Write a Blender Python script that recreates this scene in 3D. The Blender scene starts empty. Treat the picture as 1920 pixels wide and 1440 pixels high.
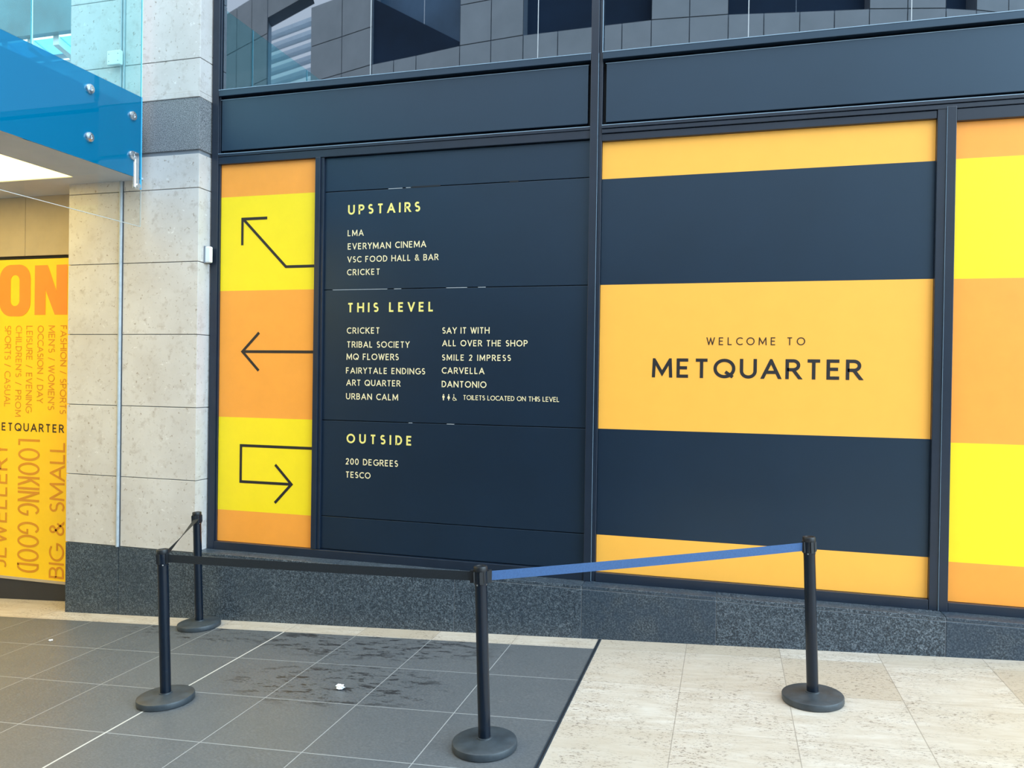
import bpy, math, random
from mathutils import Vector, Matrix
random.seed(4)
C = bpy.context.scene.collection
PI = math.pi

# ------------------------------------------------------------------ camera
cd = bpy.data.cameras.new('camera')
cam = bpy.data.objects.new('camera', cd); C.objects.link(cam)
cd.sensor_width = 36.0
cd.lens = 1450.53 / 1920 * 36.0
yaw, pit, rol = math.radians(15.57884), math.radians(-0.41537), math.radians(0.83829)
fw = Vector((-math.sin(yaw) * math.cos(pit), math.cos(yaw) * math.cos(pit), math.sin(pit)))
r0 = Vector((math.cos(yaw), math.sin(yaw), 0)); u0 = r0.cross(fw)
rt = r0 * math.cos(rol) + u0 * math.sin(rol); up = -r0 * math.sin(rol) + u0 * math.cos(rol)
CAMP = Vector((0, -5.66, 1.8084))
cam.matrix_world = Matrix(((rt.x, up.x, -fw.x, CAMP.x), (rt.y, up.y, -fw.y, CAMP.y), (rt.z, up.z, -fw.z, CAMP.z), (0, 0, 0, 1)))
cd.clip_end = 200
bpy.context.scene.camera = cam

# ------------------------------------------------------------------ daylight (sky above the glazed mall roof, brighter towards the street end)
W = bpy.data.worlds.new('sky'); bpy.context.scene.world = W; W.use_nodes = True
wt = W.node_tree; wt.nodes.clear()
wo = wt.nodes.new('ShaderNodeOutputWorld'); wb = wt.nodes.new('ShaderNodeBackground')
tc = wt.nodes.new('ShaderNodeTexCoord'); sx = wt.nodes.new('ShaderNodeSeparateXYZ')
wt.links.new(tc.outputs['Generated'], sx.inputs[0])
rz = wt.nodes.new('ShaderNodeValToRGB'); rx = wt.nodes.new('ShaderNodeValToRGB'); ad = wt.nodes.new('ShaderNodeMix')
mz = wt.nodes.new('ShaderNodeMapRange'); mz.inputs[1].default_value = -1
mx = wt.nodes.new('ShaderNodeMapRange'); mx.inputs[1].default_value = -1
wt.links.new(sx.outputs[2], mz.inputs[0]); wt.links.new(sx.outputs[0], mx.inputs[0])
wt.links.new(mz.outputs[0], rz.inputs[0]); wt.links.new(mx.outputs[0], rx.inputs[0])
e = rz.color_ramp.elements
e[0].position = 0.49; e[0].color = (0.10, 0.10, 0.10, 1); e[1].position = 0.56; e[1].color = (0.90, 0.94, 1.0, 1)
e = rx.color_ramp.elements
e[0].position = 0.30; e[0].color = (0.47, 0.45, 0.43, 1); e[1].position = 0.95; e[1].color = (0.92, 1.18, 1.30, 1)
ad.data_type = 'RGBA'; ad.blend_type = 'MULTIPLY'; ad.inputs[0].default_value = 1
wt.links.new(rz.outputs[0], ad.inputs[6]); wt.links.new(rx.outputs[0], ad.inputs[7])
wt.links.new(ad.outputs[2], wb.inputs[0]); wb.inputs[1].default_value = 5.4
wt.links.new(wb.outputs[0], wo.inputs[0])

vs = bpy.context.scene.view_settings
vs.view_transform = 'Standard'; vs.look = 'None'; vs.exposure = 0.0; vs.gamma = 1.0; vs.use_curve_mapping = False

# ------------------------------------------------------------------ materials
class NT:
    def __init__(s, name):
        s.m = bpy.data.materials.new(name); s.m.use_nodes = True
        s.t = s.m.node_tree; s.b = s.t.nodes['Principled BSDF']; s.out = s.t.nodes['Material Output']
        s.co = None
    def n(s, typ, **kw):
        x = s.t.nodes.new(typ)
        for k, v in kw.items(): setattr(x, k, v)
        return x
    def l(s, a, b): s.t.links.new(a, b)
    def pos(s):
        if s.co is None: s.co = s.n('ShaderNodeTexCoord').outputs['Object']
        return s.co
    def scaled(s, v, loc=(0, 0, 0)):
        m = s.n('ShaderNodeMapping'); m.inputs['Scale'].default_value = v; m.inputs['Location'].default_value = loc
        s.l(s.pos(), m.inputs[0]); return m.outputs[0]
    def noise(s, scale, detail=4, rough=.6, vec=None):
        x = s.n('ShaderNodeTexNoise'); x.inputs['Scale'].default_value = scale; x.inputs['Detail'].default_value = detail
        x.inputs['Roughness'].default_value = rough; s.l(vec or s.pos(), x.inputs['Vector']); return x.outputs['Fac']
    def ramp(s, fac, stops):
        r = s.n('ShaderNodeValToRGB'); el = r.color_ramp.elements
        el[0].position, el[0].color = stops[0][0], (*stops[0][1], 1)
        el[1].position, el[1].color = stops[-1][0], (*stops[-1][1], 1)
        for p, c in stops[1:-1]: k = el.new(p); k.color = (*c, 1)
        s.l(fac, r.inputs[0]); return r.outputs[0]
    def mask(s, fac, a, b):
        r = s.n('ShaderNodeMapRange'); r.inputs[1].default_value = a; r.inputs[2].default_value = b; r.clamp = True
        s.l(fac, r.inputs[0]); return r.outputs[0]
    def math(s, op, a, b=None):
        x = s.n('ShaderNodeMath', operation=op)
        for i, v in enumerate((a, b)):
            if v is None: continue
            if isinstance(v, (int, float)): x.inputs[i].default_value = v
            else: s.l(v, x.inputs[i])
        return x.outputs[0]
    def mix(s, fac, a, b, mode='MIX'):
        x = s.n('ShaderNodeMix', data_type='RGBA', blend_type=mode)
        for i, v in ((0, fac), (6, a), (7, b)):
            if isinstance(v, (int, float)): x.inputs[i].default_value = v
            elif isinstance(v, tuple): x.inputs[i].default_value = (*v, 1)
            else: s.l(v, x.inputs[i])
        return x.outputs[2]
    def base(s, c):
        if isinstance(c, tuple): s.b.inputs['Base Color'].default_value = (*c, 1)
        else: s.l(c, s.b.inputs['Base Color'])
        return s
    def bump(s, fac, strength=.2, dist=.003):
        b = s.n('ShaderNodeBump'); b.inputs['Strength'].default_value = strength; b.inputs['Distance'].default_value = dist
        s.l(fac, b.inputs['Height']); s.l(b.outputs[0], s.b.inputs['Normal'])

def simple(name, col, rough=.5, metal=0, spec=.5, var=.06, scale=6, wave=0):
    t = NT(name)
    nz = t.noise(scale, 4)
    a = tuple(min(1, c * (1 - var)) for c in col); b = tuple(min(1, c * (1 + var)) for c in col)
    t.base(t.ramp(nz, [(.3, a), (.7, b)]))
    t.b.inputs['Roughness'].default_value = rough; t.b.inputs['Metallic'].default_value = metal
    t.b.inputs['Specular IOR Level'].default_value = spec
    if wave: t.bump(t.noise(1.3, 2), wave, .02)
    return t.m

M = {}
M['frame'] = simple('dark_frame_metal', (.010, .018, .034), .32, spec=.55, var=.1)
M['spandrel'] = simple('satin_spandrel', (.008, .018, .036), .36, spec=.9, var=.1, scale=1.2)
M['navy'] = simple('navy_vinyl', (.004, .012, .028), .36, spec=.85, var=.12, scale=1.5)
for k_ in ('spandrel', 'navy'):
    pb = M[k_].node_tree.nodes['Principled BSDF']; pb.inputs['Specular Tint'].default_value = (.62, .82, 1.0, 1)
M['backing'] = simple('dark_backing', (.006, .008, .012), .8)
M['amber'] = simple('amber_vinyl', (.95, .45, .065), .38, spec=.5, var=.02)
M['orange'] = simple('orange_vinyl', (.93, .345, .045), .38, spec=.5, var=.03)
M['yellow'] = simple('yellow_vinyl', (.95, .70, .012), .38, spec=.5, var=.02)
M['ink'] = simple('black_vinyl', (.012, .010, .012), .5)
M['gold'] = simple('gold_vinyl', (.86, .72, .20), .5)
M['cream'] = simple('cream_vinyl', (.86, .72, .42), .5)
M['hoard'] = simple('hoarding_yellow', (.95, .58, .003), .5, var=.03)
M['hoard_orange'] = simple('hoarding_orange', (.86, .25, .02), .5, var=.03)
M['hoard_text'] = simple('hoarding_ochre', (.66, .26, .004), .5, var=.03)
M['brownink'] = simple('brown_ink', (.035, .014, .006), .5)
M['tan'] = simple('tan_panel', (.44, .36, .26), .6, var=.05)
M['plaster'] = simple('grey_plaster', (.50, .53, .59), .8, var=.04)
M['slab'] = simple('slab_edge_grey', (.20, .22, .25), .7)
M['white'] = simple('white_plastic', (.80, .82, .82), .4, var=.03)
M['whitemetal'] = simple('white_painted_metal', (.80, .83, .84), .4, var=.04)
M['steel'] = simple('brushed_steel', (.72, .73, .74), .22, metal=1, var=.08, scale=60)
M['zinc'] = simple('zinc_conduit', (.42, .46, .50), .5, metal=.2, var=.1, scale=20)
M['post'] = simple('black_powder_coat', (.003, .008, .017), .22, spec=.4, var=.2, scale=30)
M['post_base'] = simple('worn_black_rubber', (.035, .045, .055), .45, spec=.6, var=.35, scale=14)
M['clip'] = simple('black_plastic', (.008, .010, .014), .45)
M['belt'] = simple('black_webbing', (.006, .011, .018), .7, var=.25, scale=120)
M['skysheen_belt'] = simple('black_webbing_sky_sheen', (.036, .095, .235), .7, var=.12, scale=120)  # black webbing with the sky's reflection painted in as blue
M['tissue'] = simple('white_tissue', (.85, .86, .88), .9, var=.05, scale=40)
M['divider'] = simple('metal_strip', (.10, .13, .17), .3, metal=.7)
M['teal'] = simple('teal_fascia', (.05, .16, .20), .25, spec=.6, var=.5, scale=.7)
M['sealant'] = simple('pale_sealant', (.42, .45, .48), .7)
M['edge_highlight'] = simple('painted_edge_highlight', (.20, .30, .40), .35, spec=.8)  # pale colour standing in for sky glint along frame edges
M['greyedge'] = simple('grey_glass_edge', (.50, .54, .55), .3)
M['skirting'] = simple('black_skirting', (.022, .022, .025), .55)
M['interior'] = simple('dark_interior', (.012, .03, .06), .8, var=.3, scale=.6)
M['shopdark'] = simple('dark_shopfront', (.035, .045, .06), .3)
M['dullglass'] = simple('dull_blue_glass', (.10, .17, .25), .4, var=.3, scale=.5)
M['louvre'] = simple('white_louvre', (.86, .90, .93), .5)

t = NT('limestone')
big = t.noise(2.2, 3); fine = t.noise(28, 5, .7); blot = t.noise(11, 4, .65)
col = t.ramp(big, [(.3, (.51, .475, .455)), (.7, (.61, .583, .57))])
col = t.mix(t.mask(blot, .54, .72), col, (.44, .395, .37))
col = t.mix(t.mask(fine, .60, .67), col, (.30, .25, .21))
col = t.mix(t.mask(t.noise(19, 5, .7, t.scaled((1, 1, 1.4), (7, 3, 1))), .63, .71), col, (.70, .68, .67))
t.base(col); t.b.inputs['Roughness'].default_value = .6; t.bump(fine, .15)
M['limestone'] = t.m

t = NT('granite')
v = t.noise(105, 3, .7); v2 = t.noise(60, 3, .8); big = t.noise(1.1, 2)
col = t.ramp(v, [(.38, (.010, .016, .024)), (.5, (.036, .050, .066)), (.62, (.125, .155, .185))])
col = t.mix(t.mask(v2, .58, .66), col, (.20, .23, .26))
col = t.mix(t.mask(big, .35, .65), t.mix(.35, col, (.02, .035, .055)), col)
t.base(col); t.b.inputs['Roughness'].default_value = .38
M['granite'] = t.m

t = NT('grey_granite')
v = t.noise(170, 2, .7)
col = t.ramp(v, [(.38, (.06, .065, .075)), (.5, (.16, .17, .185)), (.62, (.33, .34, .36))])
t.base(col); t.b.inputs['Roughness'].default_value = .6
M['grey_granite'] = t.m
t = NT('smooth_granite')
v = t.noise(85, 3, .7)
col = t.ramp(v, [(.36, (.012, .020, .030)), (.5, (.036, .050, .066)), (.62, (.105, .128, .15))])
col = t.mix(t.mask(t.noise(4, 4), .45, .6), t.mix(.4, col, (.015, .035, .065)), col)
t.base(col); t.b.inputs['Roughness'].default_value = .42
M['smooth_granite'] = t.m

def grid(t, x0, y0, sx_, sy_, gw):
    sep = t.n('ShaderNodeSeparateXYZ'); t.l(t.pos(), sep.inputs[0])
    out = []; ids = []
    for o, off, s_ in ((0, x0, sx_), (1, y0, sy_)):
        f = t.math('DIVIDE', t.math('SUBTRACT', sep.outputs[o], off), s_)
        fr = t.math('FRACT', f); ids.append(t.math('FLOOR', f))
        d = t.math('MULTIPLY', t.math('MINIMUM', fr, t.math('SUBTRACT', 1.0, fr)), s_)
        out.append(t.math('LESS_THAN', d, gw / 2))
    wn = t.n('ShaderNodeTexWhiteNoise', noise_dimensions='2D')
    cb = t.n('ShaderNodeCombineXYZ'); t.l(ids[0], cb.inputs[0]); t.l(ids[1], cb.inputs[1]); t.l(cb.outputs[0], wn.inputs[0])
    return t.math('MAXIMUM', out[0], out[1]), wn.outputs['Value'], sep, out

def box_mask(t, sep, cx, cy, rx_, ry_):
    a = t.math('DIVIDE', t.math('SUBTRACT', sep.outputs[0], cx), rx_); b = t.math('DIVIDE', t.math('SUBTRACT', sep.outputs[1], cy), ry_)
    d = t.math('ADD', t.math('MULTIPLY', a, a), t.math('MULTIPLY', b, b))
    return t.mask(d, 1.0, .45)

t = NT('dark_floor_tile')
g, rnd, sep, _ = grid(t, -.849, -.36, .605, .6, .006)
fine = t.noise(110, 4, .8, t.scaled((.6, 1.4, 1))); mid = t.noise(5, 4)
col = t.ramp(fine, [(.34, (.060, .068, .078)), (.5, (.105, .113, .123)), (.68, (.165, .173, .183))])
col = t.mix(t.mask(mid, .3, .7), t.mix(.25, col, (.06, .075, .09)), col)
col = t.mix(t.math('MULTIPLY', rnd, .25), col, (.15, .15, .15))
st = t.noise(8, 7, .78, t.scaled((.8, 2.4, 1)))
m1 = t.math('MULTIPLY', t.mask(st, .53, .545), box_mask(t, sep, -2.45, -.55, 1.1, .34))
m2 = t.math('MULTIPLY', t.mask(st, .54, .552), box_mask(t, sep, -2.35, -1.28, .85, .38))
m3 = t.math('MULTIPLY', t.mask(st, .57, .585), box_mask(t, sep, -3.9, -.5, .9, .2))
m = t.math('MAXIMUM', t.math('MAXIMUM', m1, m2), m3)
col = t.mix(t.math('MULTIPLY', m, .9), col, (.016, .016, .020))
col = t.mix(t.math('MULTIPLY', g, .8), col, (.36, .37, .38))
wide = t.math('LESS_THAN', t.math('ABSOLUTE', t.math('ADD', sep.outputs[0], 3.273)), .006)
col = t.mix(wide, col, (.55, .54, .52))
t.base(col); t.b.inputs['Roughness'].default_value = .42; t.b.inputs['Specular IOR Level'].default_value = .6; t.bump(fine, .06)
M['darktile'] = t.m

t = NT('travertine_tile')
g, rnd, sep, gg = grid(t, -.849, -.36, .605, .6, .005)
stre = t.noise(7, 5, .65, t.scaled((.6, 2.6, 1))); pit = t.noise(64, 5, .8, t.scaled((.6, 1.4, 1))); zone = t.noise(3.2, 3)
col = t.ramp(stre, [(.3, (.46, .39, .315)), (.55, (.55, .49, .42)), (.75, (.61, .565, .51))])
col = t.mix(t.math('MULTIPLY', t.math('POWER', rnd, 1.5), .85), col, (.44, .365, .28))
pm = t.math('MULTIPLY', t.mask(pit, .545, .60), t.mask(zone, .36, .56))
col = t.mix(t.math('MULTIPLY', pm, .95), col, (.17, .13, .10))
col = t.mix(t.math('MULTIPLY', gg[0], .75), col, (.25, .21, .17))
col = t.mix(t.math('MULTIPLY', gg[1], .55), col, (.30, .25, .20))
t.base(col); t.b.inputs['Roughness'].default_value = .5; t.bump(pit, .1)
M['travertine'] = t.m

t = NT('opposite_stone')
brick = t.noise(1.5, 3)
t.base(t.ramp(brick, [(.3, (.44, .42, .40)), (.7, (.53, .50, .48))])); t.b.inputs['Roughness'].default_value = .7
M['opstone'] = t.m

t = NT('coated_window_glass')
t.base((.165, .205, .255)); t.b.inputs['Metallic'].default_value = 1; t.b.inputs['Roughness'].default_value = .012
M['coated'] = t.m

def glassmat(name, tint, refl=.05, diff=None, dfac=0):
    t = NT(name); t.t.nodes.remove(t.b)
    tr = t.n('ShaderNodeBsdfTransparent'); tr.inputs[0].default_value = (*tint, 1)
    gl = t.n('ShaderNodeBsdfGlossy'); gl.inputs['Roughness'].default_value = .01
    fr = t.n('ShaderNodeFresnel'); fr.inputs[0].default_value = 1.5
    ge = t.n('ShaderNodeNewGeometry'); fr.inputs[0].default_value = 1.5
    ff = t.math('MULTIPLY', fr.outputs[0], t.math('SUBTRACT', 1.0, ge.outputs['Backfacing']))
    mx = t.n('ShaderNodeMixShader'); t.l(ff, mx.inputs[0])
    src = tr.outputs[0]
    if diff:
        df = t.n('ShaderNodeBsdfDiffuse'); df.inputs[0].default_value = (*diff, 1)
        m2 = t.n('ShaderNodeMixShader'); m2.inputs[0].default_value = dfac
        t.l(tr.outputs[0], m2.inputs[1]); t.l(df.outputs[0], m2.inputs[2]); src = m2.outputs[0]
    t.l(src, mx.inputs[1]); t.l(gl.outputs[0], mx.inputs[2]); t.l(mx.outputs[0], t.out.inputs[0])
    return t.m
M['aqua'] = glassmat('aqua_tinted_glass', (.80, .985, .99), diff=(.45, .80, .85), dfac=.05)
M['clear'] = glassmat('clear_glass', (.97, .98, .985))
M['bluefilm'] = glassmat('blue_film_on_glass', (.22, .66, .82), diff=(.0, .19, .37), dfac=.62)
M['skyglass'] = glassmat('blue_roof_glass', (.42, .76, .92))
M['edge'] = simple('glass_edge', (.45, .82, .88), .2)
M['blueedge'] = simple('blue_glass_edge', (.06, .42, .80), .25)

t = NT('luminous_ceiling_panel')
t.b.inputs['Base Color'].default_value = (.9, .88, .8, 1)
t.b.inputs['Emission Color'].default_value = (1, .76, .23, 1); t.b.inputs['Emission Strength'].default_value = 3.8
M['lit'] = t.m

# ------------------------------------------------------------------ mesh helpers
class MB:
    def __init__(s): s.v = []; s.f = []; s.mi = []; s.cur = 0
    def add(s, vs, fs):
        o = len(s.v); s.v += [tuple(p) for p in vs]; s.f += [tuple(i + o for i in f) for f in fs]; s.mi += [s.cur] * len(fs)
        return s
    def box(s, x0, x1, y0, y1, z0, z1):
        return s.add([(x0, y0, z0), (x1, y0, z0), (x1, y1, z0), (x0, y1, z0), (x0, y0, z1), (x1, y0, z1), (x1, y1, z1), (x0, y1, z1)],
                     [(0, 3, 2, 1), (4, 5, 6, 7), (0, 1, 5, 4), (1, 2, 6, 5), (2, 3, 7, 6), (3, 0, 4, 7)])
    def hexa(s, b, t):          # bottom quad ccw from above, top quad
        return s.add(list(b) + list(t), [(0, 3, 2, 1), (4, 5, 6, 7), (0, 1, 5, 4), (1, 2, 6, 5), (2, 3, 7, 6), (3, 0, 4, 7)])
    def lathe(s, prof, n=40, c=(0, 0, 0), cap=True):
        vs = []
        for r, z in prof:
            vs += [(c[0] + r * math.cos(2 * PI * k / n), c[1] + r * math.sin(2 * PI * k / n), c[2] + z) for k in range(n)]
        fs = []
        for i in range(len(prof) - 1):
            for k in range(n): a = i * n + k; b = i * n + (k + 1) % n; fs.append((a, b, b + n, a + n))
        if cap: fs.append(tuple(reversed(range(n)))); fs.append(tuple((len(prof) - 1) * n + k for k in range(n)))
        return s.add(vs, fs)
    def tube(s, p, q, r, n=16):
        p, q = Vector(p), Vector(q); d = (q - p).normalized()
        a = d.cross(Vector((0, 0, 1)) if abs(d.z) < .9 else Vector((1, 0, 0))).normalized(); b = d.cross(a)
        vs = [tuple(c + (a * math.cos(2 * PI * k / n) + b * math.sin(2 * PI * k / n)) * r) for c in (p, q) for k in range(n)]
        fs = [(k, (k + 1) % n, n + (k + 1) % n, n + k) for k in range(n)] + [tuple(reversed(range(n))), tuple(range(n, 2 * n))]
        return s.add(vs, fs)
    def poly(s, pts): return s.add(pts, [tuple(range(len(pts)))])
    def mesh(s, name, mats):
        me = bpy.data.meshes.new(name); me.from_pydata(s.v, [], s.f); me.update()
        for m in (mats if isinstance(mats, (list, tuple)) else [mats]): me.materials.append(m)
        me.polygons.foreach_set('material_index', s.mi)
        return me
    def build(s, name, mats, parent=None, smooth=False, bevel=0):
        me = s.mesh(name, mats)
        o = bpy.data.objects.new(name, me); C.objects.link(o)
        if parent:
            o.parent = parent
            if not getattr(s, 'local', False): o.matrix_parent_inverse = Matrix.Translation(-Vector(parent.location))
        if smooth:
            me.polygons.foreach_set('use_smooth', [True] * len(me.polygons))
            try: me.set_sharp_from_angle(angle=math.radians(40))
            except Exception: pass
        if bevel:
            b = o.modifiers.new('bevel', 'BEVEL'); b.width = bevel; b.segments = 2; b.limit_method = 'ANGLE'
        return o

def tag(o, label=None, cat=None, group=None, kind=None):
    for k, v in (('label', label), ('category', cat), ('group', group), ('kind', kind)):
        if v: o[k] = v
    return o
def thing(name, loc, label, cat, group=None):
    o = bpy.data.objects.new(name, None); C.objects.link(o); o.location = loc; o.empty_display_size = .1
    return tag(o, label, cat, group)
def struct(o): o['kind'] = 'structure'; return o
def sgroup(name, loc):
    o = bpy.data.objects.new(name, None); C.objects.link(o); o.location = loc; o['kind'] = 'structure'; return o
def box(name, m, x0, x1, y0, y1, z0, z1, parent=None, bevel=0):
    return MB().box(x0, x1, y0, y1, z0, z1).build(name, m, parent, bevel=bevel)

# ------------------------------------------------------------------ floor: one ramped surface rising to the right
SL = .054
def fz(x): return SL * x
b = MB()
def fq(x0, x1, y0, y1, mi):
    b.cur = mi; b.poly([(x0, y0, fz(x0)), (x1, y0, fz(x1)), (x1, y1, fz(x1)), (x0, y1, fz(x0))])
XB, YB = -.849, -.378
fq(-12, XB - .012, -12.5, YB, 0); fq(XB + .012, 10, -12.5, YB, 1); fq(-12, XB - .012, YB, -.1, 1); fq(XB + .012, 10, YB, -.1, 1); fq(-12, -5.5, -.1, .5, 1)
fq(XB - .012, XB + .012, -12.5, -.1, 2)
fl = struct(b.build('floor', [M['darktile'], M['travertine'], M['backing']]))
b = MB()
for x0, x1 in ((XB - .011, XB - .005), (XB + .005, XB + .011)):
    b.hexa([(x0, -12.5, fz(x0) - .004), (x1, -12.5, fz(x1) - .004), (x1, -.178, fz(x1) - .004), (x0, -.178, fz(x0) - .004)],
           [(x0, -12.5, fz(x0) + .003), (x1, -12.5, fz(x1) + .003), (x1, -.178, fz(x1) + .003), (x0, -.178, fz(x0) + .003)])
struct(b.build('trim_1', M['divider']))

# ------------------------------------------------------------------ granite base course under the shopfront
FY = -.175
PX = [-4.25, -2.965, -1.959, -.988, -.053, 1.363, 2.6, 4.0, 6.0]
bs = sgroup('baseboard_front', (0, FY, 0))
b = MB()
for i, (a, c) in enumerate(zip(PX[:-1], PX[1:])):
    b.cur = 1 if i in (3, 5) else 0
    b.box(a + .0015, c - .0015, FY, .06, -.45, .298)
    b.box(a + .0015, c - .0015, FY, .0, .302, .327)
b.build('granite_block', [M['granite'], M['smooth_granite']], bs, bevel=.004)
b = MB(); b.box(-4.24, 6, FY + .004, .05, -.44, .320); b.build('mortar', M['slab'], bs)

# ------------------------------------------------------------------ facade structure
struct(box('wall_front', M['backing'], -4.24, 6.0, .03, .30, -.45, 6.4))
n = [1]
def trim(bxs, m=None, bevel=.003):
    n[0] += 1
    b = MB()
    for q in bxs: b.box(*q)
    return struct(b.build('trim_%d' % n[0], m or M['frame'], bevel=bevel))
trim([(-4.235, -4.172, -.032, .03, .3265, 6.4), (-4.176, -4.160, -.018, .03, .3265, 6.4)])      # left jamb
trim([(-3.250, -3.206, -.040, .03, .396, 3.578), (-3.206, -3.180, -.022, .03, .396, 3.578)])       # post between arrows and directory
trim([(-1.000, -.943, -.050, .03, .3265, 6.4), (-.943, -.915, -.026, .03, .3265, 6.4)])            # main mullion
trim([(1.294, 1.349, -.036, .03, .3265, 3.62), (1.349, 1.405, -.044, .03, .3265, 3.62)])           # right mullion
trim([(-4.170, -1.002, -.034, .03, .3265, .394), (-.914, 1.292, -.034, .03, .3265, .394), (1.407, 4.2, -.034, .03, .3265, .386)])  # bottom rails
trim([(-4.170, -1.002, -.034, .03, 3.640, 3.664), (-4.170, -1.002, -.028, .03, 3.578, 3.640),
      (-.914, 4.2, -.046, .03, 3.640, 3.664), (-.914, 4.2, -.040, .03, 3.606, 3.637), (-.914, 1.292, -.030, .03, 3.552, 3.603), (1.407, 4.2, -.034, .03, 3.526, 3.603)])  # transom
trim([(-4.158, -1.002, -.052, .03, 4.142, 4.195), (-.914, 4.2, -.052, .03, 4.142, 4.195)], M['spandrel'])  # window sill
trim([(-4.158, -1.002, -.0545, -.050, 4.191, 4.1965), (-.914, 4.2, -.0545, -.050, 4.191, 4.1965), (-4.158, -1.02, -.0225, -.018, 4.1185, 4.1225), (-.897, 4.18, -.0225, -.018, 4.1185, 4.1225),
      (-4.170, -1.002, -.0365, -.032, 3.661, 3.666), (-.914, 4.2, -.0485, -.044, 3.661, 3.666), (-.9215, -.915, -.0285, -.02, 4.2, 6.4), (-.9442, -.9426, -.0508, -.04, .33, 4.19), (1.3485, 1.3500, -.0455, -.03, .33, 3.62)], M['edge_highlight'], 0)  # thin pale strips painting highlights on sill, panel, transom and mullion edges
trim([(4.2, 4.3, -.05, .03, .3265, 6.4)])
for i, (x0, x1) in enumerate(((-4.150, -1.024), (-.890, 4.18))):
    s_ = box('spandrel_panel', M['spandrel'], x0, x1, -.020, .024, 3.690, 4.121, bevel=.004)
    tag(s_, ['long satin dark panel above the arrow sign and directory', 'long satin dark panel above the welcome sign'][i], 'panel')

# clerestory windows
for i, (x0, x1, js) in enumerate(((-4.158, -1.002, [-2.79, -1.414]), (-.914, 4.2, [.1, 1.134, 2.5]))):
    w = sgroup('window_%d' % (i + 1), (x0, 0, 4.195))
    xs = [x0] + js + [x1]
    for a, c in zip(xs[:-1], xs[1:]):
        box('pane', M['coated'], a + .002, c - .002, -.002, .012, 4.195, 6.4, w)
    for j in js: box('joint_seal', M['sealant'], j - .003, j + .003, -.004, .0, 4.195, 6.4, w)

# ------------------------------------------------------------------ lettering: a geometric sans drawn as strokes
def arc(cx, cy, rx_, ry_, a0, a1, k=14):
    return [(cx + rx_ * math.cos(math.radians(a0 + (a1 - a0) * i / k)), cy + ry_ * math.sin(math.radians(a0 + (a1 - a0) * i / k))) for i in range(k + 1)]
def full(cx, cy, rx_, ry_, k=32): return arc(cx, cy, rx_, ry_, 0, 360, k)[:-1] + ['c']
S_ = arc(.24, .755, .22, .245, 35, 180, 8) + arc(.24, .755, .22, .235, 180, 250, 5)[1:] + arc(.26, .26, .25, .26, 70, 0, 5) + arc(.26, .26, .25, .26, 0, -145, 10)[1:]
G = {
 'A': (.84, [[(0, 0), (.42, 1), (.84, 0)], [(.14, .30), (.70, .30)]]),
 'B': (.60, [[(0, 0), (0, 1), (.30, 1)] + arc(.30, .765, .24, .235, 90, -90) + [(.0, .53)], [(.2, .53), (.32, .53)] + arc(.32, .265, .28, .265, 90, -90) + [(0, 0)]]),
 'C': (.74, [arc(.50, .5, .50, .5, 48, 312, 22)]),
 'D': (.70, [[(0, 0), (0, 1), (.24, 1)] + arc(.24, .5, .46, .5, 90, -90, 18) + [(0, 0)]]),
 'E': (.55, [[(.55, 1), (0, 1), (0, 0), (.55, 0)], [(0, .52), (.49, .52)]]),
 'F': (.52, [[(.52, 1), (0, 1), (0, 0)], [(0, .50), (.46, .50)]]),
 'G': (.88, [arc(.50, .5, .50, .5, 48, 350, 24) + [(.99, .46), (.58, .46)]]),
 'H': (.76, [[(0, 0), (0, 1)], [(.76, 0), (.76, 1)], [(0, .52), (.76, .52)]]),
 'I': (.0, [[(0, 0), (0, 1)]]),
 'J': (.36, [[(.36, 1), (.36, .25)] + arc(.14, .24, .22, .24, 0, -130, 8)]),
 'K': (.66, [[(0, 0), (0, 1)], [(.62, 1), (.02, .44)], [(.20, .62), (.66, 0)]]),
 'L': (.50, [[(0, 1), (0, 0), (.50, 0)]]),
 'M': (.96, [[(0, 0), (.04, 1), (.48, .16), (.92, 1), (.96, 0)]]),
 'N': (.78, [[(0, 0), (0, 1), (.78, 0), (.78, 1)]]),
 'O': (1.0, [full(.50, .5, .50, .5)]),
 'P': (.58, [[(0, 0), (0, 1), (.31, 1)] + arc(.31, .735, .27, .265, 90, -90) + [(0, .47)]]),
 'Q': (1.0, [full(.50, .5, .50, .5), [(.55, .30), (.95, -.02)]]),
 'R': (.62, [[(0, 0), (0, 1), (.31, 1)] + arc(.31, .735, .27, .265, 90, -90) + [(0, .47)], [(.30, .47), (.62, 0)]]),
 'S': (.50, [S_]),
 'T': (.64, [[(0, 1), (.64, 1)], [(.32, 1), (.32, 0)]]),
 'U': (.72, [[(0, 1), (0, .36)] + arc(.36, .36, .36, .36, 180, 360, 16) + [(.72, 1)]]),
 'V': (.74, [[(0, 1), (.37, 0), (.74, 1)]]),
 'W': (1.06, [[(0, 1), (.27, 0), (.53, .92), (.79, 0), (1.06, 1)]]),
 'X': (.6, [[(0, 0), (.6, 1)], [(.6, 0), (0, 1)]]),
 'Y': (.64, [[(0, 1), (.32, .47), (.64, 1)], [(.32, .47), (.32, 0)]]),
 '0': (.58, [full(.29, .5, .29, .5)]),
 '2': (.50, [arc(.25, .74, .24, .26, 165, -20, 12) + [(.02, 0), (.50, 0)]]),
 '&': (.70, [[(.70, 0), (.14, .70)] + arc(.30, .79, .18, .21, 205, -20, 12) + [(.08, .42)] + arc(.25, .24, .25, .24, 135, 330, 12) + [(.66, .46)]]),
 "'": (.0, [[(0, 1), (0, .72)]]),
 '/': (.36, [[(0, -.1), (.36, 1.1)]]),
}
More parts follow.
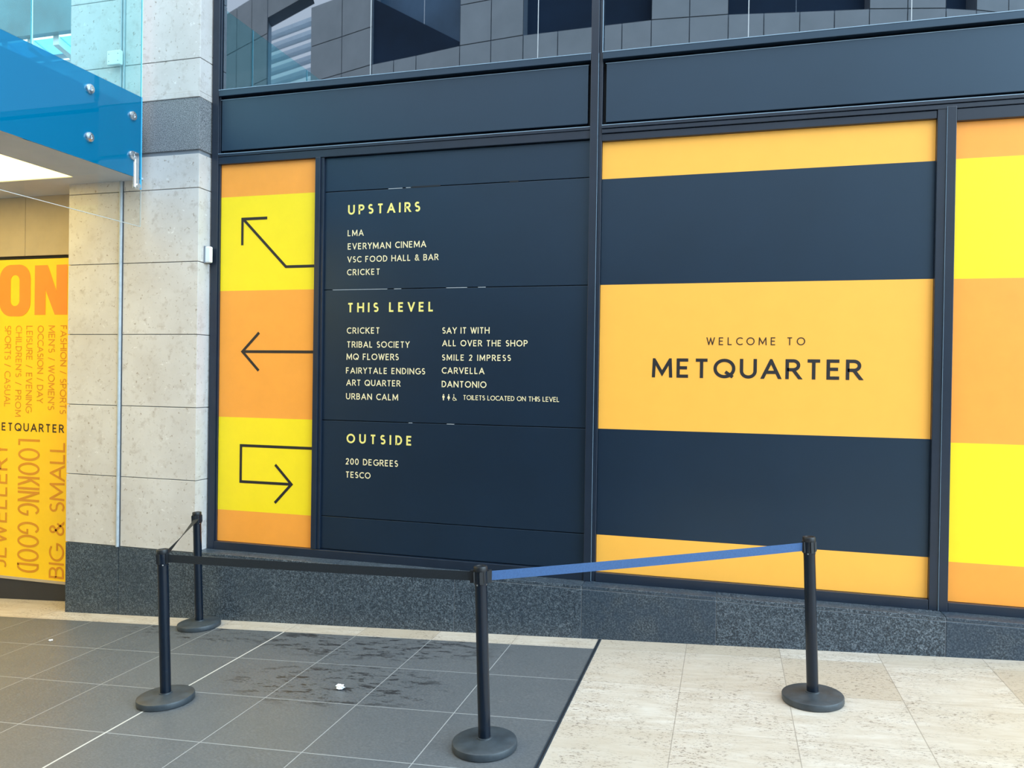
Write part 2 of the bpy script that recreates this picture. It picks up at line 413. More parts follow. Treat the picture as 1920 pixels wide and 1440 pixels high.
def clip_v(poly, lim, sgn):
    out = []
    for a, c in zip(poly, poly[1:] + poly[:1]):
        da, dc = sgn * (lim - a.y), sgn * (lim - c.y)
        if da >= 0: out.append(a)
        if (da > 0 and dc < 0) or (da < 0 and dc > 0): out.append(a.lerp(c, da / (da - dc)))
    return out
def stroke(mb, pts, w, put, cap=None):
    closed = pts[-1] == 'c'
    P = [Vector(p) for p in (pts[:-1] if closed else pts)]
    Q = [P[0]]
    for p in P[1:]:
        if (p - Q[-1]).length > w * .02: Q.append(p)
    P = Q; k = len(P); L = []; R_ = []
    if cap and not closed:                        # stems run out to the baseline and cap line
        for i0, i1 in ((0, 1), (-1, -2)):
            d = (P[i0] - P[i1]).normalized()
            if abs(d.y) > .5 and (abs(P[i0].y - w / 2) < 1e-6 or abs(P[i0].y - cap + w / 2) < 1e-6): P[i0] = P[i0] + d * w * 1.2
    for i in range(k):
        a = P[i] - P[i - 1] if (i or closed) else P[1] - P[0]
        c = P[(i + 1) % k] - P[i] if (i < k - 1 or closed) else a
        a = a.normalized(); c = c.normalized()
        na, nc = Vector((-a.y, a.x)), Vector((-c.y, c.x)); mm = na + nc
        if mm.length < .12: mm = na * 1.0; q = 1
        else: mm.normalize(); q = 1 / max(.16 if cap else .42, mm.dot(nc))
        L.append(P[i] + mm * (w / 2 * q)); R_.append(P[i] - mm * (w / 2 * q))
    for i in range(k if closed else k - 1):
        n_ = (i + 1) % k; poly = [R_[i], R_[n_], L[n_], L[i]]
        if cap: poly = clip_v(clip_v(poly, cap, 1), 0.0, -1)
        if len(poly) > 2: mb.add([put(p) for p in poly], [tuple(range(len(poly)))])
def text(name, mat, par, s, length, cap, wfrac, put, xs=1.0, per='word'):
    """write s so that its ink is `length` long and `cap` tall; put maps (u, v, layer) to space; one mesh per word or per letter"""
    w = cap * wfrac; h = cap - w; sp = s.count(' '); gaps = len(s) - 1
    while True:
        nat = sum(G[c][0] * xs * h + w for c in s if c != ' ') + sp * .40 * h * xs
        tr = (length - nat) / max(.5, gaps)
        if tr >= w * .36 or xs < .35: break
        xs *= .98
    x = 0; mb = MB(); out = []
    def flush():
        nonlocal mb
        if mb.v: out.append(mb.build(name, mat, par))
        mb = MB()
    for c in s:
        if c == ' ': x += .40 * h * xs + tr; flush(); continue
        for li, pl_ in enumerate(G[c][1] if xs > .6 or c not in 'NMK' else [q_ for p_ in G[c][1] for q_ in zip(p_[:-1], p_[1:])]):
            pts = [p if isinstance(p, str) else (x + w / 2 + p[0] * xs * h, w / 2 + p[1] * h) for p in pl_]
            stroke(mb, pts, w, lambda p: put((p[0], p[1], li * .0004)), None if c in '/Q' and li + (c == '/') else cap)
        x += G[c][0] * xs * h + w + tr
        if per == 'letter': flush()
    flush(); return out
def wallput(x0, z0, y): return lambda p: (x0 + p[0], y - p[2], z0 + p[1])

# ------------------------------------------------------------------ arrow sign
def bands(par, x0, x1, zs, mats, name='colour_band'):
    for (z0, z1), m in zip(zip(zs[:-1], zs[1:]), mats):
        o = box(name, M[m], x0, x1, 0, .02, z0, z1, par)
        o['label'] = {'orange': 'orange band', 'yellow': 'yellow band', 'amber': 'amber band', 'navy': 'navy band'}[m]
ar = thing('window_graphic', (-3.7, 0, .395), 'orange and yellow striped window graphic with three black arrows beside the stone pillar', 'sign')
ZB = [.396, .660, 1.447, 2.513, 3.304, 3.577]
bands(ar, -4.159, -3.252, ZB, ['orange', 'yellow', 'orange', 'yellow', 'orange'])
for lines in ([[(-3.252, 2.704), (-3.532, 2.704), (-3.941, 3.112)], [(-3.713, 3.114), (-3.949, 3.114), (-3.949, 2.894)]],
              [[(-3.252, 2.001), (-3.925, 2.001)], [(-3.777, 2.160), (-3.935, 2.001), (-3.777, 1.842)]],
              [[(-3.252, 1.211), (-3.938, 1.211), (-3.938, .907), (-3.465, .907)], [(-3.609, 1.063), (-3.455, .907), (-3.609, .745)]]):
    b = MB()
    for i, pl in enumerate(lines): stroke(b, pl, .023, lambda p, i=i: (p[0], -.0015 - .0003 * i, p[1]))
    b.build('arrow', M['ink'], ar)

# ------------------------------------------------------------------ directory
dr = thing('directory_board', (-2.1, 0, .395), 'dark navy directory of shop names between the arrow graphic and the central mullion', 'sign')
DZ = [.396, .666, 1.447, 2.505, 3.300, 3.577]
for z0, z1 in zip(DZ[:-1], DZ[1:]): box('board', M['navy'], -3.180, -1.001, 0, .02, z0 + .003, z1 - .003, dr, bevel=.002)
for z, a, c in ((3.300, -2.62, -2.50), (3.301, -2.47, -2.43), (2.505, -3.10, -2.62), (2.505, -2.56, -2.50), (2.505, -2.12, -1.95), (2.505, -1.86, -1.80), (1.446, -2.42, -2.39), (1.446, -2.10, -2.04)):
    box('seam_tape', M['sealant'], a, c, -.001, .004, z - .0022, z + .0016, dr)
for z, a, c in ((3.302, -2.42, -2.18), (3.302, -1.62, -1.55)): box('torn_edge', M['backing'], a, c, -.0012, .004, z - .006, z + .006, dr)
TX = [("UPSTAIRS", -2.971, -2.347, 3.108, .078), ("LMA", -2.972, -2.831, 2.935, .050), ("EVERYMAN CINEMA", -2.970, -2.292, 2.827, .051),
 ("VSC FOOD HALL & BAR", -2.971, -2.188, 2.723, .049), ("CRICKET", -2.973, -2.683, 2.620, .049), ("THIS LEVEL", -2.966, -2.221, 2.322, .076),
 ("CRICKET", -2.968, -2.678, 2.150, .050), ("TRIBAL SOCIETY", -2.967, -2.421, 2.038, .050), ("MQ FLOWERS", -2.968, -2.512, 1.939, .051),
 ("FAIRYTALE ENDINGS", -2.971, -2.286, 1.829, .049), ("ART QUARTER", -2.966, -2.494, 1.731, .049), ("URBAN CALM", -2.968, -2.512, 1.620, .050),
 ("SAY IT WITH", -2.148, -1.762, 2.149, .049), ("ALL OVER THE SHOP", -2.146, -1.460, 2.051, .048), ("SMILE 2 IMPRESS", -2.147, -1.590, 1.940, .047),
 ("CARVELLA", -2.147, -1.799, 1.838, .049), ("DANTONIO", -2.146, -1.781, 1.732, .050), ("TOILETS LOCATED ON THIS LEVEL", -1.969, -1.208, 1.637, .037),
 ("OUTSIDE", -2.958, -2.389, 1.267, .076), ("200 DEGREES", -2.963, -2.506, 1.094, .051), ("TESCO", -2.963, -2.742, .988, .050)]
for s, x0, x1, z, cap in TX:
    head = cap > .07
    text('heading_letter' if head else 'entry_word', M['gold'] if head else M['cream'], dr, s, x1 - x0, cap, .185 if head else (.15 if cap > .04 else .135), wallput(x0, z, -.0015), 1.0, 'letter' if head else 'word')
b = MB()                                                  # toilet pictograms: man, woman, wheelchair
def disc(cx, cz, r, k=14): b.poly([(cx + r * math.cos(2 * PI * i / k), -.0015, cz + r * math.sin(2 * PI * i / k)) for i in range(k)])
def pl(*p): b.poly([(x, -.0015, z) for x, z in p])
x, z = -2.142, 1.630
disc(x + .012, z + .043, .005); pl((x + .008, z), (x + .016, z), (x + .017, z + .02), (x + .022, z + .02), (x + .020, z + .036), (x + .004, z + .036), (x + .002, z + .02), (x + .007, z + .02))
b.build('toilet_pictogram', M['cream'], dr); b = MB()
x += .043
disc(x + .012, z + .043, .005); pl((x + .009, z), (x + .015, z), (x + .016, z + .013), (x + .024, z + .016), (x + .017, z + .036), (x + .007, z + .036), (x, z + .016), (x + .008, z + .013))
b.build('toilet_pictogram', M['cream'], dr); b = MB()
x += .046
disc(x + .008, z + .044, .0045)
pv = lambda p: (p[0], -.0015, p[1])
stroke(b, [(x + .008, z + .036), (x + .010, z + .018), (x + .022, z + .018), (x + .028, z + .004), (x + .033, z + .005)], .005, pv)
stroke(b, arc(x + .012, z + .012, .012, .012, 110, 350, 14), .004, pv)
b.build('toilet_pictogram', M['cream'], dr)

# ------------------------------------------------------------------ welcome sign and the striped panel right of it
we = thing('welcome_sign', (.19, 0, .395), 'amber and navy striped window panel reading welcome, between the two mullions', 'sign')
bands(we, -.913, 1.293, [.396, .667, 1.448, 2.505, 3.281, 3.551], ['amber', 'navy', 'amber', 'navy', 'amber'])
text('small_letter', M['brownink'], we, "WELCOME TO", .658, .055, .13, wallput(-.150, 2.065, -.0015), 1.0, 'letter')
text('name_letter', M['ink'], we, "METQUARTER", 1.400, .138, .165, wallput(-.529, 1.831, -.0015), 1.1, 'letter')
sr = thing('striped_panel', (2.5, 0, .39), 'orange and yellow striped window panel at the right edge of the photo', 'sign')
bands(sr, 1.406, 4.198, [.388, .647, 1.429, 2.502, 3.286, 3.525], ['orange', 'yellow', 'orange', 'yellow', 'orange'])

# ------------------------------------------------------------------ stone pillar
pi_ = thing('stone_pillar', (-4.9, FY, -.3), 'pale limestone pillar with granite base and granite band, left of the signs', 'pillar')
X0, X1, XC = -5.577, -4.249, -5.022
zc = [.318, .917, 1.525, 2.135, 2.742, 3.354, 3.640]
b = MB()
for z0, z1 in zip(zc[:-1], zc[1:]):
    b.box(X0, XC - .024, FY, .3, z0 + .003, z1 - .003); b.box(XC + .024, X1, FY, .3, z0 + .003, z1 - .003)
for z0, z1 in zip([4.150, 4.428, 5.005, 5.6], [4.428, 5.005, 5.6, 6.2]):
    b.box(X0, XC - .024, FY, .3, z0 + .003, z1 - .003); b.box(XC + .024, X1, FY, .3, z0 + .003, z1 - .003)
b.build('limestone_blocks', M['limestone'], pi_, bevel=.003)
b = MB(); b.box(X0 + .012, X1 - .012, FY + .012, .29, .3, 6.2); b.build('core', M['slab'], pi_)
b = MB(); b.box(X0 - .004, X1 + .004, FY - .010, .3, 4.104, 4.150); b.build('lip_moulding', M['limestone'], pi_, bevel=.004)
b = MB(); b.box(X0, X1, FY - .002, .3, 3.672, 4.104); b.build('granite_band', M['grey_granite'], pi_, bevel=.003)
b = MB(); b.box(X0, -5.013, FY, .3, -.5, .315); b.box(-5.010, X1, FY, .3, -.5, .315); b.build('granite_base', M['granite'], pi_, bevel=.003)

cn = thing('cable_conduit', (XC, FY, .315), 'thin grey vertical conduit running down the limestone pillar', 'pipe')
b = MB(); b.tube((XC, FY - .006, .316), (XC, FY - .006, 4.10), .015); b.build('pipe', M['zinc'], cn, smooth=True)
b = MB(); b.box(XC - .020, XC - .008, FY - .012, FY + .01, 4.151, 6.2); b.box(XC + .008, XC + .020, FY - .012, FY + .01, 4.151, 6.2); b.build('channel', M['zinc'], cn)
jb = thing('junction_box', (-5.05, FY, 4.45), 'small white junction box on the pillar conduit behind the glass', 'electrical box')
b = MB(); b.box(-5.135, -5.000, FY - .060, FY - .026, 4.424, 4.545); b.build('box_body', M['white'], jb, bevel=.006)
for dx in (-.115, -.022):
    for dz in (-.03, .03): b = MB(); b.tube((-5.0 + dx, FY - .0615, 4.4845 + dz), (-5.0 + dx, FY - .058, 4.4845 + dz), .004, 10); b.build('screw', M['slab'], jb)
sb = thing('sensor_box', (-4.22, -.07, 2.81), 'small white wall box on the side of the pillar beside the arrow graphic', 'electrical box')
b = MB(); b.box(-4.2485, -4.190, -.098, -.060, 2.742, 2.878); b.build('housing', M['white'], sb, bevel=.010)
b = MB(); b.box(-4.2487, -4.236, -.106, -.052, 2.738, 2.882); b.build('back_plate', M['slab'], sb, bevel=.003)

# ------------------------------------------------------------------ shop hoarding left of the pillar
HY = .12
ho = thing('shop_hoarding', (-6.7, HY, -.15), 'yellow hoarding covered in ochre sideways lettering, left of the pillar', 'hoarding')
HX0, HX1 = -8.6, -5.5
box('panel', M['hoard'], HX0, HX1, HY, HY + .02, -.135, 2.860, ho)
b = MB(); b.box(HX0, HX1, HY - .006, HY + .03, -.160, -.135); b.build('bottom_edge', M['tan'], ho)
b = MB()
yl = HY - .002
def pq(*p): b.poly([(x, yl, z) for x, z in p])
zt, zb_ = 2.800, 2.338
# heavy letters O and N (with the run of letters before them out of frame)
def heavyO(xl, xr):
    def rr(x0, x1, z0, z1, r, k=8):
        o = []
        for cx, cz, a in ((x1 - r, z1 - r, 0), (x0 + r, z1 - r, 90), (x0 + r, z0 + r, 180), (x1 - r, z0 + r, 270)):
            o += [(cx + r * math.cos(math.radians(a + 90 * i / k)), cz + r * math.sin(math.radians(a + 90 * i / k))) for i in range(k + 1)]
        return o
    ou = rr(xl, xr, zb_ - .012, zt + .012, (xr - xl) * .36); cxm = (xl + xr) / 2; hw = (xr - xl) * .146
    inn = rr(cxm - hw, cxm + hw, zb_ + .085, zt - .085, hw * .98); k = len(ou)
    b.add([(x, yl, z) for x, z in ou] + [(x, yl, z) for x, z in inn], [(i, (i + 1) % k, (i + 1) % k + k, i + k) for i in range(k)])
def heavyN(xl, xr):
    w = (xr - xl) * .335
    pq((xl, zb_), (xl + w, zb_), (xl + w, zt), (xl, zt)); pq((xr - w, zb_), (xr, zb_), (xr, zt), (xr - w, zt))
    pq((xl + w, zb_ + .23), (xl + w, zt), (xl + w * 1.17, zt), (xr - w, zt - .24)); pq((xl + w, zb_ + .23), (xr - w, zt - .24), (xr - w, zb_), (xr - w * 1.12, zb_))
heavyO(-6.68, -6.312); b.build('headline_letter', M['hoard_orange'], ho)
b = MB(); heavyN(-6.262, -5.885); b.build('headline_letter', M['hoard_orange'], ho)
def hx(px): return -6.661 + .00627 * px
def hz(py): return 2.239 - (py - 610) * .005045 if py < 764 else 1.4625 - (py - 764) * .004935
for s, xa, xb, ya, yb in (("SPORTS / CASUAL", 7.6, 19.4, 610, 763), ("CHILDREN'S / PROM", 28.7, 40, 610, 781), ("LEISURE / EVENING", 48.6, 60.3, 610.5, 772.5),
                          ("OCCASION / DAY", 69.5, 81, 610, 754), ("MEN'S / WOMEN'S", 90, 102, 610, 766.5), ("FASHION / SPORTS", 112, 123.5, 610, 773)):
    x0, z0 = hx(xa), hz(ya)
    text('small_word', M['hoard_text'], ho, s, hz(ya) - hz(yb), hx(xb) - hx(xa), .115, lambda p, x0=x0, z0=z0: (x0 + p[1], yl - p[2], z0 - p[0]), .95)
x0, z0 = hx(35.5), hz(823)
text('narrow_letter', M['hoard_text'], ho, "LOOKING GOOD", hz(823) - hz(1077.6), hx(76) - hx(35.5), .085, lambda p: (x0 + p[1], yl - p[2], z0 - p[0]), .42, 'letter')
for s, xa, xb, ya, yb in (("BIG & SMALL", 95, 122.5, 825.5, 1083), ("JEWELLERY", -13, 15, 833, 1073)):
    x0, z0 = hx(xb), hz(yb)
    text('large_letter', M['hoard_text'], ho, s, hz(ya) - hz(yb), hx(xb) - hx(xa), .115, lambda p, x0=x0, z0=z0: (x0 - p[1], yl - p[2], z0 + p[0]), 1.0, 'letter')
text('name_letter', M['brownink'], ho, "METQUARTER", .835, .077, .16, wallput(-6.743, 1.243, yl), 1.1, 'letter')
struct(MB().hexa([(HX0, HY + .005, fz(HX0) - .1), (HX1, HY + .005, fz(HX1) - .1), (HX1, HY + .04, fz(HX1) - .1), (HX0, HY + .04, fz(HX0) - .1)],
                 [(HX0, HY + .005, -.161), (HX1, HY + .005, -.161), (HX1, HY + .04, -.161), (HX0, HY + .04, -.161)]).build('baseboard_left', M['skirting']))
bh = thing('bulkhead_panels', (-6.7, HY, 2.88), 'tan metal panels above the yellow hoarding, under the bridge', 'panel')
for a, c in ((-8.6, -7.28), (-7.276, -6.381), (-6.377, -5.5)): box('panel', M['tan'], a, c, HY - .004, HY + .02, 2.892, 3.444, bh, bevel=.002)
box('shadow_gap', M['backing'], HX0, HX1, HY + .02, HY + .03, 2.83, 3.444, bh)
struct(box('wall_left', M['plaster'], -8.8, -8.6, -9.0, .3, -.7, 3.44))

# ------------------------------------------------------------------ pedestrian bridge with glass side
br = sgroup('ceiling', (-6.8, -4, 3.435))
YE = -.25
b = MB()
b.box(-8.8, -5.58, -.385, .118, 3.445, 3.46); b.box(-5.58, -5.32, -.385, -.178, 3.445, 3.46); b.box(-5.32, -4.80, -9.2, -.178, 3.445, 3.46)
b.build('soffit', M['plaster'], br)
b = MB(); b.box(-8.8, -4.80, -9.2, -.40, 3.50, 4.02); b.box(-8.8, -5.60, -.40, 4.5, 3.50, 4.02); b.build('slab', M['slab'], br)
lp = thing('luminous_ceiling', (-6.9, -3, 3.45), 'large glowing cream ceiling panel set in the underside of the bridge', 'ceiling light')
box('diffuser', M['lit'], -8.6, -5.32, -6.5, -.385, 3.452, 3.47, lp)
GX = -4.765
gb = thing('glass_balustrade', (GX, -1.3, 3.04), 'bridge side of tinted glass with a deep blue band and steel bolts, top left', 'balustrade')
ys = [YE - 1.06 * k for k in range(9)]
for k, (y1, y0) in enumerate(zip(ys[:-1], ys[1:])):
    p = box('glass_pane', M['aqua'], GX - .006, GX + .006, y0 + .004, y1 - .004, 4.117, 5.35, gb); p['label'] = 'aqua tinted upper glass'
    box('pane_edge', M['edge'], GX - .006, GX + .006, y1 - .004, y1 + (.004 if k else .002), 4.117, 5.35, gb)
box('blue_band', M['bluefilm'], GX - .006, GX + .006, ys[-1], YE - .006, 3.432, 4.113, gb)['label'] = 'translucent deep blue film band'
box('band_edge', M['blueedge'], GX - .006, GX + .007, YE - .006, YE + .006, 3.345, 4.113, gb)['label'] = 'bright blue glass edge'
b = MB(); b.box(GX - .005, GX + .005, ys[-1], YE, 3.036, 3.428); b.build('downstand_pane', M['clear'], gb)['label'] = 'clear glass hanging below the bridge'
b = MB(); b.box(GX - .005, GX + .005, YE, YE + .004, 3.036, 3.34); b.box(GX - .005, GX + .005, ys[-1], YE, 3.032, 3.036); b.build('downstand_edge', M['greyedge'], gb)
bolt = MB(); bolt.local = True
bolt.v = []; n_ = 20
prof = [(.039, -.03), (.039, .005), (.035, .014), (.016, .018), (.013, .012), (.0005, .012)]
bolt.lathe(prof, n_); bolt.v = [(z, x, y) for x, y, z in bolt.v]
bm = bolt.mesh('standoff_bolt', M['steel']); bm.polygons.foreach_set('use_smooth', [True] * len(bm.polygons))
try: bm.set_sharp_from_angle(angle=math.radians(40))
except Exception: pass
k = 0
for y in (-.355, -.80, -1.62, -1.86, -2.68, -2.92, -3.74, -3.98, -4.80, -5.04):
    for z in ((3.60, 3.925) if y == -.355 else (3.615, 3.985)):
        o = bpy.data.objects.new('standoff_bolt', bm); C.objects.link(o); o.parent = gb
        o.location = Vector((GX + .008, y, z)) - Vector(gb.location); o['label'] = 'steel standoff bolt'
b = MB(); b.box(GX - .012, GX + .018, YE - .085, YE - .030, 3.335, 3.64); b.build('clamp_bracket', M['steel'], gb, bevel=.012)
b = MB(); b.tube((GX + .016, YE - .045, 3.362), (GX + .028, YE - .045, 3.362), .022); b.build('clamp_bolt', M['steel'], gb, smooth=True)

# upper level glimpsed above the bridge: dark fascia and sloping roof glazing
uf = thing('roof_fascia', (-9, 3, 6.5), 'dark teal overhead fascia glimpsed through the glass at top left', 'fascia')
b = MB(); b.box(-14, -5.2, 3.0, 3.1, 6.53, 9.5); b.build('panel', M['teal'], uf)
rg = thing('roof_glazing', (-9, 3.3, 6.4), 'white sloping roof bars with sky between, under the dark fascia at top left', 'roof')
for x in (-10.13, -9.67, -9.215, -8.76, -8.31, -7.85):
    b = MB(); b.hexa([(x, 3.10, 6.40), (x + .10, 3.10, 6.40), (x + .10, 3.42, 6.31), (x, 3.42, 6.31)], [(x, 3.10, 6.53), (x + .10, 3.10, 6.53), (x + .10, 3.42, 6.44), (x, 3.42, 6.44)])
    b.build('rafter', M['whitemetal'], rg)
for x in (-10.03, -9.57, -9.115, -8.66, -8.21):
    b = MB(); b.hexa([(x + .003, 3.12, 6.50), (x + .347, 3.12, 6.50), (x + .347, 3.42, 6.41), (x + .003, 3.42, 6.41)], [(x + .003, 3.12, 6.512), (x + .347, 3.12, 6.512), (x + .347, 3.42, 6.422), (x + .003, 3.42, 6.422)])
    b.build('glazing_pane', M['skyglass'], rg)
b = MB(); b.tube((-11, 3.44, 6.40), (-6.5, 3.44, 6.40), .035); b.build('tie_rod', M['plaster'], rg, smooth=True)
b = MB(); b.box(-11, -6.5, 3.42, 3.5, 6.10, 6.33); b.build('gutter', M['whitemetal'], rg)

# ------------------------------------------------------------------ belt barrier posts
tilt = math.atan(SL)
def post_meshes():
    d = {}
    b = MB(); b.local = True
    b.lathe([(.152, 0), (.163, .003), (.165, .008), (.165, .032), (.163, .037), (.157, .040), (.110, .045), (.050, .049), (.039, .051), (.038, .056), (.030, .057)], 64)
    d['base'] = (b.mesh('base', M['post_base']), M)
    lean = .014
    b = MB(); b.local = True
    b.lathe([(.0315, .045), (.0315, .83)], 32); b.v = [(x + lean * z / .9, y, z) for x, y, z in b.v]; d['pole'] = (b.mesh('pole', M['post']), 0)
    b = MB(); b.local = True
    b.lathe([(.0320, .822), (.0330, .826), (.0330, .893)], 32); b.v = [(x + lean * z / .9, y, z) for x, y, z in b.v]; d['belt_head'] = (b.mesh('belt_head', M['post']), 0)
    b = MB(); b.local = True
    b.lathe([(.0338, .893), (.0350, .896), (.0350, .914), (.0325, .919), (.024, .919), (.023, .916), (.0005, .916)], 32); b.v = [(x + lean, y, z) for x, y, z in b.v]; d['cap'] = (b.mesh('cap', M['clip']), 0)
    return d
pm = post_meshes()
for me, _ in pm.values():
    me.polygons.foreach_set('use_smooth', [True] * len(me.polygons))
    try: me.set_sharp_from_angle(angle=math.radians(35))
    except Exception: pass
b = MB(); b.local = True
b.box(-.011, .011, -.0370, -.0300, .832, .894); b.box(-.013, -.009, -.0400, -.031, .838, .891); b.box(.009, .013, -.0400, -.031, .838, .891)
clipme = b.mesh('belt_slot', M['clip'])
b = MB(); b.local = True
b.tube((0, -.0345, .828), (0, -.031, .828), .004, 12)
screwme = b.mesh('screw', M['steel'])
def post(x, y, rot, label):
    t = thing('barrier_post', (x, y, fz(x)), label, 'barrier post', 'black retractable belt barrier posts')
    t.rotation_euler = (0, -tilt, 0)
    hd = None
    for nme in ('base', 'pole', 'belt_head', 'cap'):
        o = bpy.data.objects.new(nme, pm[nme][0]); C.objects.link(o); o.parent = hd if nme == 'cap' else t
        if nme == 'belt_head': hd = o
    for k in range(4):
        for nm, me in (('belt_slot', clipme), ('screw', screwme)):
            o = bpy.data.objects.new(nm, me); C.objects.link(o); o.parent = hd
            o.location = (.0126, 0, 0); o.rotation_euler = (0, 0, rot + k * PI / 2 + (PI / 4 if nm == 'screw' else 0))
    return t
PA, PB, PC, PD = (-3.245, -1.718), (-4.051, -.363), (-1.156, -1.929), (.488, -1.034)
def ang(p, q): return math.atan2(q[1] - p[1], q[0] - p[0]) + PI / 2
post(*PA, ang(PA, PC), 'front left black barrier post standing on the dark floor tiles')
post(*PB, ang(PB, PA), 'back left black barrier post standing against the granite base of the pillar')
post(*PC, ang(PC, PD), 'middle black barrier post on dark tiles where the two belts meet')
post(*PD, ang(PD, PC), 'right black barrier post standing on the pale stone floor')

def head(p, zoff):      # axis point at height along the floor normal
    nx, nz = -math.sin(tilt), math.cos(tilt)
    return Vector((p[0], p[1], fz(p[0]))) + Vector((nx, 0, nz)) * zoff + Vector((.0126, 0, 0))
def belt(p, q, m, label, tw0=0, tw1=0, hh=.047, sag=.004, za=.866, zb=.866, trim_=.042):
    A, B = head(p, za), head(q, zb); d = (B - A).normalized(); A += d * trim_; B -= d * trim_
    side = Vector((-d.y, d.x, 0)).normalized(); k = 24
    o = thing('retractable_belt', A, label, 'belt')
    b = MB(); vs = []; fs = []
    for i in range(k + 1):
        u = i / k; c = A.lerp(B, u) + Vector((0, 0, -sag * 4 * u * (1 - u)))
        tw = tw0 + (tw1 - tw0) * u
        ax = Vector((0, 0, 1)) * math.cos(tw) + side * math.sin(tw); nn = side * math.cos(tw) - Vector((0, 0, 1)) * math.sin(tw)
        vs += [c + ax * hh / 2 + nn * .0008, c - ax * hh / 2 + nn * .0008, c - ax * hh / 2 - nn * .0008, c + ax * hh / 2 - nn * .0008]
    for i in range(k):
        for j in range(4): a_, b_ = i * 4 + j, i * 4 + (j + 1) % 4; fs.append((a_, b_, b_ + 4, a_ + 4))
    fs += [(3, 2, 1, 0), tuple(4 * k + j for j in range(4))]
    b.add(vs, fs).build('webbing', m, o)
    b = MB(); c = B
    b.hexa([c + side * .010 * s_ + d * e_ + Vector((0, 0, -hh / 2 - .010)) for s_, e_ in ((-1, -.014), (-1, .004), (1, .004), (1, -.014))],
           [c + side * .010 * s_ + d * e_ + Vector((0, 0, hh / 2 + .006)) for s_, e_ in ((-1, -.014), (-1, .004), (1, .004), (1, -.014))])
    b.build('end_clip', M['clip'], o)
    return o
belt(PA, PC, M['belt'], 'black belt stretched between the front left and middle barrier posts')
belt(PD, PC, M['skysheen_belt'], 'black belt coloured blue for its sky sheen, stretched between the middle and right barrier posts')  # blue is sky reflection put into the belt's colour
belt(PB, PA, M['belt'], 'narrow twisted dark belt from the back left post to the front left post', 1.35, .1)

# ------------------------------------------------------------------ litter
def crumple(name, c, r, label, cat, seed, flat=.6):
    rnd = random.Random(seed); b = MB(); nu, nv = 12, 8; vs = []
    for i in range(nv + 1):
        for j in range(nu):
            th, ph = PI * i / nv, 2 * PI * j / nu; rr = r * (rnd.uniform(.55, 1.15) if 0 < i < nv else .8)
            vs.append((c[0] + rr * 1.2 * math.sin(th) * math.cos(ph), c[1] + rr * math.sin(th) * math.sin(ph), fz(c[0]) + max(.0005, r * flat + rr * flat * math.cos(th))))
    fs = [(i * nu + j, (i + 1) * nu + j, (i + 1) * nu + (j + 1) % nu, i * nu + (j + 1) % nu) for i in range(nv) for j in range(nu)]
    return tag(b.add(vs, fs).build(name, M['tissue']), label, cat)
crumple('crumpled_tissue', (-2.271, -1.355), .026, 'crumpled white tissue lying on the dark tiles among the stains', 'tissue', 3)
crumple('paper_scrap', (-5.01, -.862), .017, 'tiny white paper scrap on the dark tiles left of the front left post', 'paper', 9, .25)

# ------------------------------------------------------------------ other side of the mall (seen only mirrored in the upper windows)
prof = [(-9.73, -10.89), (-8.73, -10.56), (-7.81, -10.25), (-6.65, -10.03), (-5.56, -9.79), (-4.13, -9.62), (-2.68, -9.58), (-1.54, -9.56), (-.1, -9.68), (1.2, -9.89), (2.44, -10.08), (3.8, -10.39), (4.36, -10.6), (5.6, -11.2), (8.0, -12.4)]
OPEN = {(-7.81, -6.65), (-6.65, -5.56), (-4.13, -2.68), (-2.68, -1.54), (-.1, 1.2), (1.2, 2.44), (3.8, 4.36)}
TOP = 10.6
b = MB()
def wallquad(p, q, z0, z1, off=0):
    d = (Vector(q) - Vector(p)).normalized(); nrm = Vector((d.y, -d.x)) * off
    b.add([(p[0] + nrm.x, p[1] + nrm.y, z0), (q[0] + nrm.x, q[1] + nrm.y, z0), (q[0] + nrm.x, q[1] + nrm.y, z1), (p[0] + nrm.x, p[1] + nrm.y, z1)], [(3, 2, 1, 0)])
def rows(p, q, zs):
    for z0, z1 in zip(zs[:-1], zs[1:]):
        L = (Vector(q) - Vector(p)).length; k = max(1, round(L / .75)); b.cur = 3 if z1 < 3.7 else 0; g = .018 / L
        for i in range(k): wallquad(Vector(p).lerp(Vector(q), i / k + g / 2), Vector(p).lerp(Vector(q), (i + 1) / k - g / 2), z0 + .009, z1 - .009)
full_z = [-.7, 1.2, 2.4, 3.6, 4.8, 6.0, 7.0, 7.9, 8.81, 9.66, TOP]
ED = list(zip(prof[:-1], prof[1:]))
for p, q in ED:
    op = (p[0], q[0]) in OPEN
    rows(p, q, full_z[:9] if op else full_z)
    b.cur = 1; wallquad(p, q, -.7, 8.81 if op else TOP, off=.03)
    if op:
        b.cur = 4 if p[0] < -5.6 else 2; wallquad(p, q, 8.81, TOP, off=.30)
        b.cur = 1; d = (Vector(q) - Vector(p)).normalized(); nr = Vector((d.y, -d.x)) * .32
        for e_, nb in ((p, (p[0] - 9, 0)), (q, (q[0] + 9, 0))): b.add([(e_[0], e_[1], 8.81), (e_[0] + nr.x, e_[1] + nr.y, 8.81), (e_[0] + nr.x, e_[1] + nr.y, TOP), (e_[0], e_[1], TOP)], [(0, 1, 2, 3)]) if not any(o != (p[0], q[0]) and e_[0] in o for o in OPEN) else None
P0, P1, P2 = (-9.73, -10.89), (-11.5, -11.77), (-13.6, -12.82)
full_l = [-.7, 1.2, 2.4, 3.6, 4.8, 6.0, 7.0, 8.2, 9.4, 10.55, 11.7]
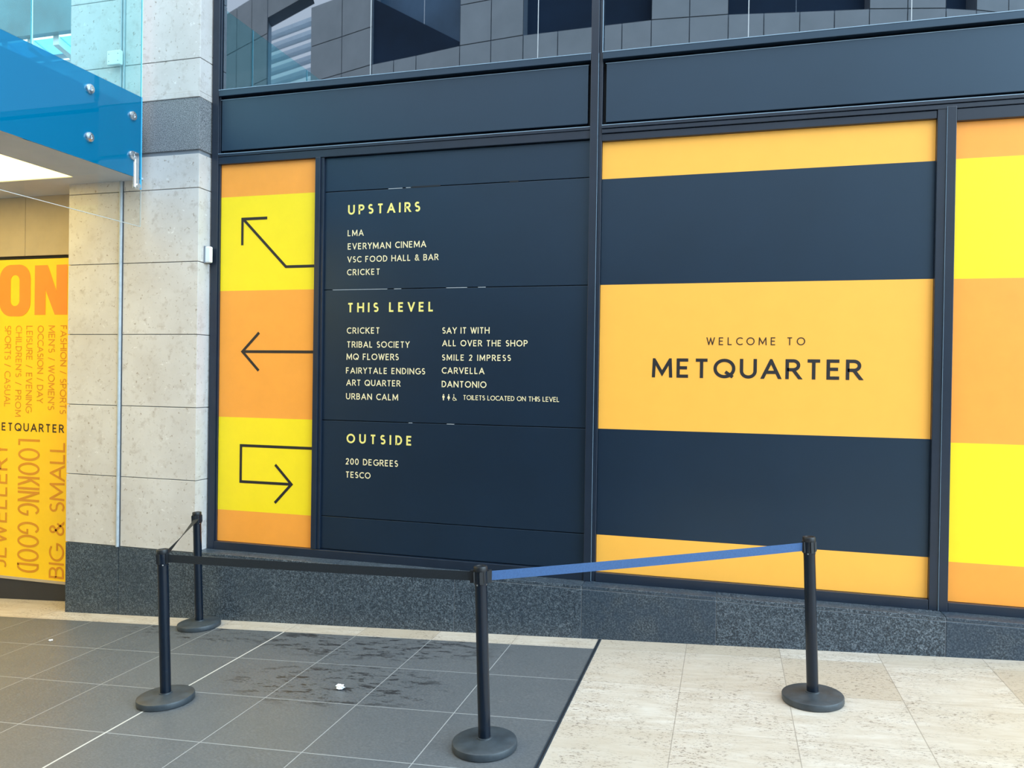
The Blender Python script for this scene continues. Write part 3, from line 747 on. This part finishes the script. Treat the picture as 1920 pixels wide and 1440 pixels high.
rows(P2, P1, full_l); b.cur = 1; wallquad(P2, P1, -.7, 11.7, off=.03)
rows(P1, P0, full_l[:8]); b.cur = 1; wallquad(P1, P0, -.7, 8.2, off=.03)
b.cur = 0; wallquad(P1, P0, 10.95, 11.7)
b.cur = 1; wallquad(P1, (P1[0] + .02, P1[1] + .01), 8.2, 11.7); b.add([(P1[0], P1[1], 8.2), (P1[0] - .2, P1[1] - .5, 8.2), (P1[0] - .2, P1[1] - .5, 11), (P1[0], P1[1], 11)], [(0, 1, 2, 3)])
b.add([(P1[0], P1[1], 10.95), (P0[0], P0[1], 10.95), (P0[0] - .2, P0[1] - .5, 10.95), (P1[0] - .2, P1[1] - .5, 10.95)], [(0, 1, 2, 3)])
struct(b.build('wall_back', [M['opstone'], M['slab'], M['interior'], M['shopdark'], M['dullglass']]))
ss = thing('stair_underside', (-6.7, -10.1, 8.82), 'dark sloping stair underside mirrored in the upper window above the directory', 'stair')
b = MB(); a_, c_ = Vector((-7.80, -10.30)), Vector((-5.58, -9.86)); nn = Vector((.2, -1)).normalized() * .12
tri = [(0, 8.82), (1, 8.82), (1, 8.92), (.22, 10.0), (0, 10.3)]
fr_ = [(a_.lerp(c_, u).x, a_.lerp(c_, u).y, z) for u, z in tri]; bk = [(x + nn.x, y + nn.y, z) for x, y, z in fr_]; k = len(tri)
b.add(fr_ + bk, [tuple(reversed(range(k))), tuple(range(k, 2 * k))] + [(i, (i + 1) % k, (i + 1) % k + k, i + k) for i in range(k)]); b.build('soffit', M['interior'], ss)
rl = thing('louvred_roof', (-11.5, -14, 8), 'white louvred roof beyond the gap in the wall, mirrored in the upper left window', 'roof')
for i in range(13):
    z = 7.6 + .36 * i
    b = MB(); b.hexa([(-14.2, -15.0, z), (-10.2, -13.6, z), (-10.2, -14.0, z + .10), (-14.2, -15.4, z + .10)], [(-14.2, -15.0, z + .12), (-10.2, -13.6, z + .12), (-10.2, -14.0, z + .20), (-14.2, -15.4, z + .20)])
    b.build('louvre', M['louvre'], rl)
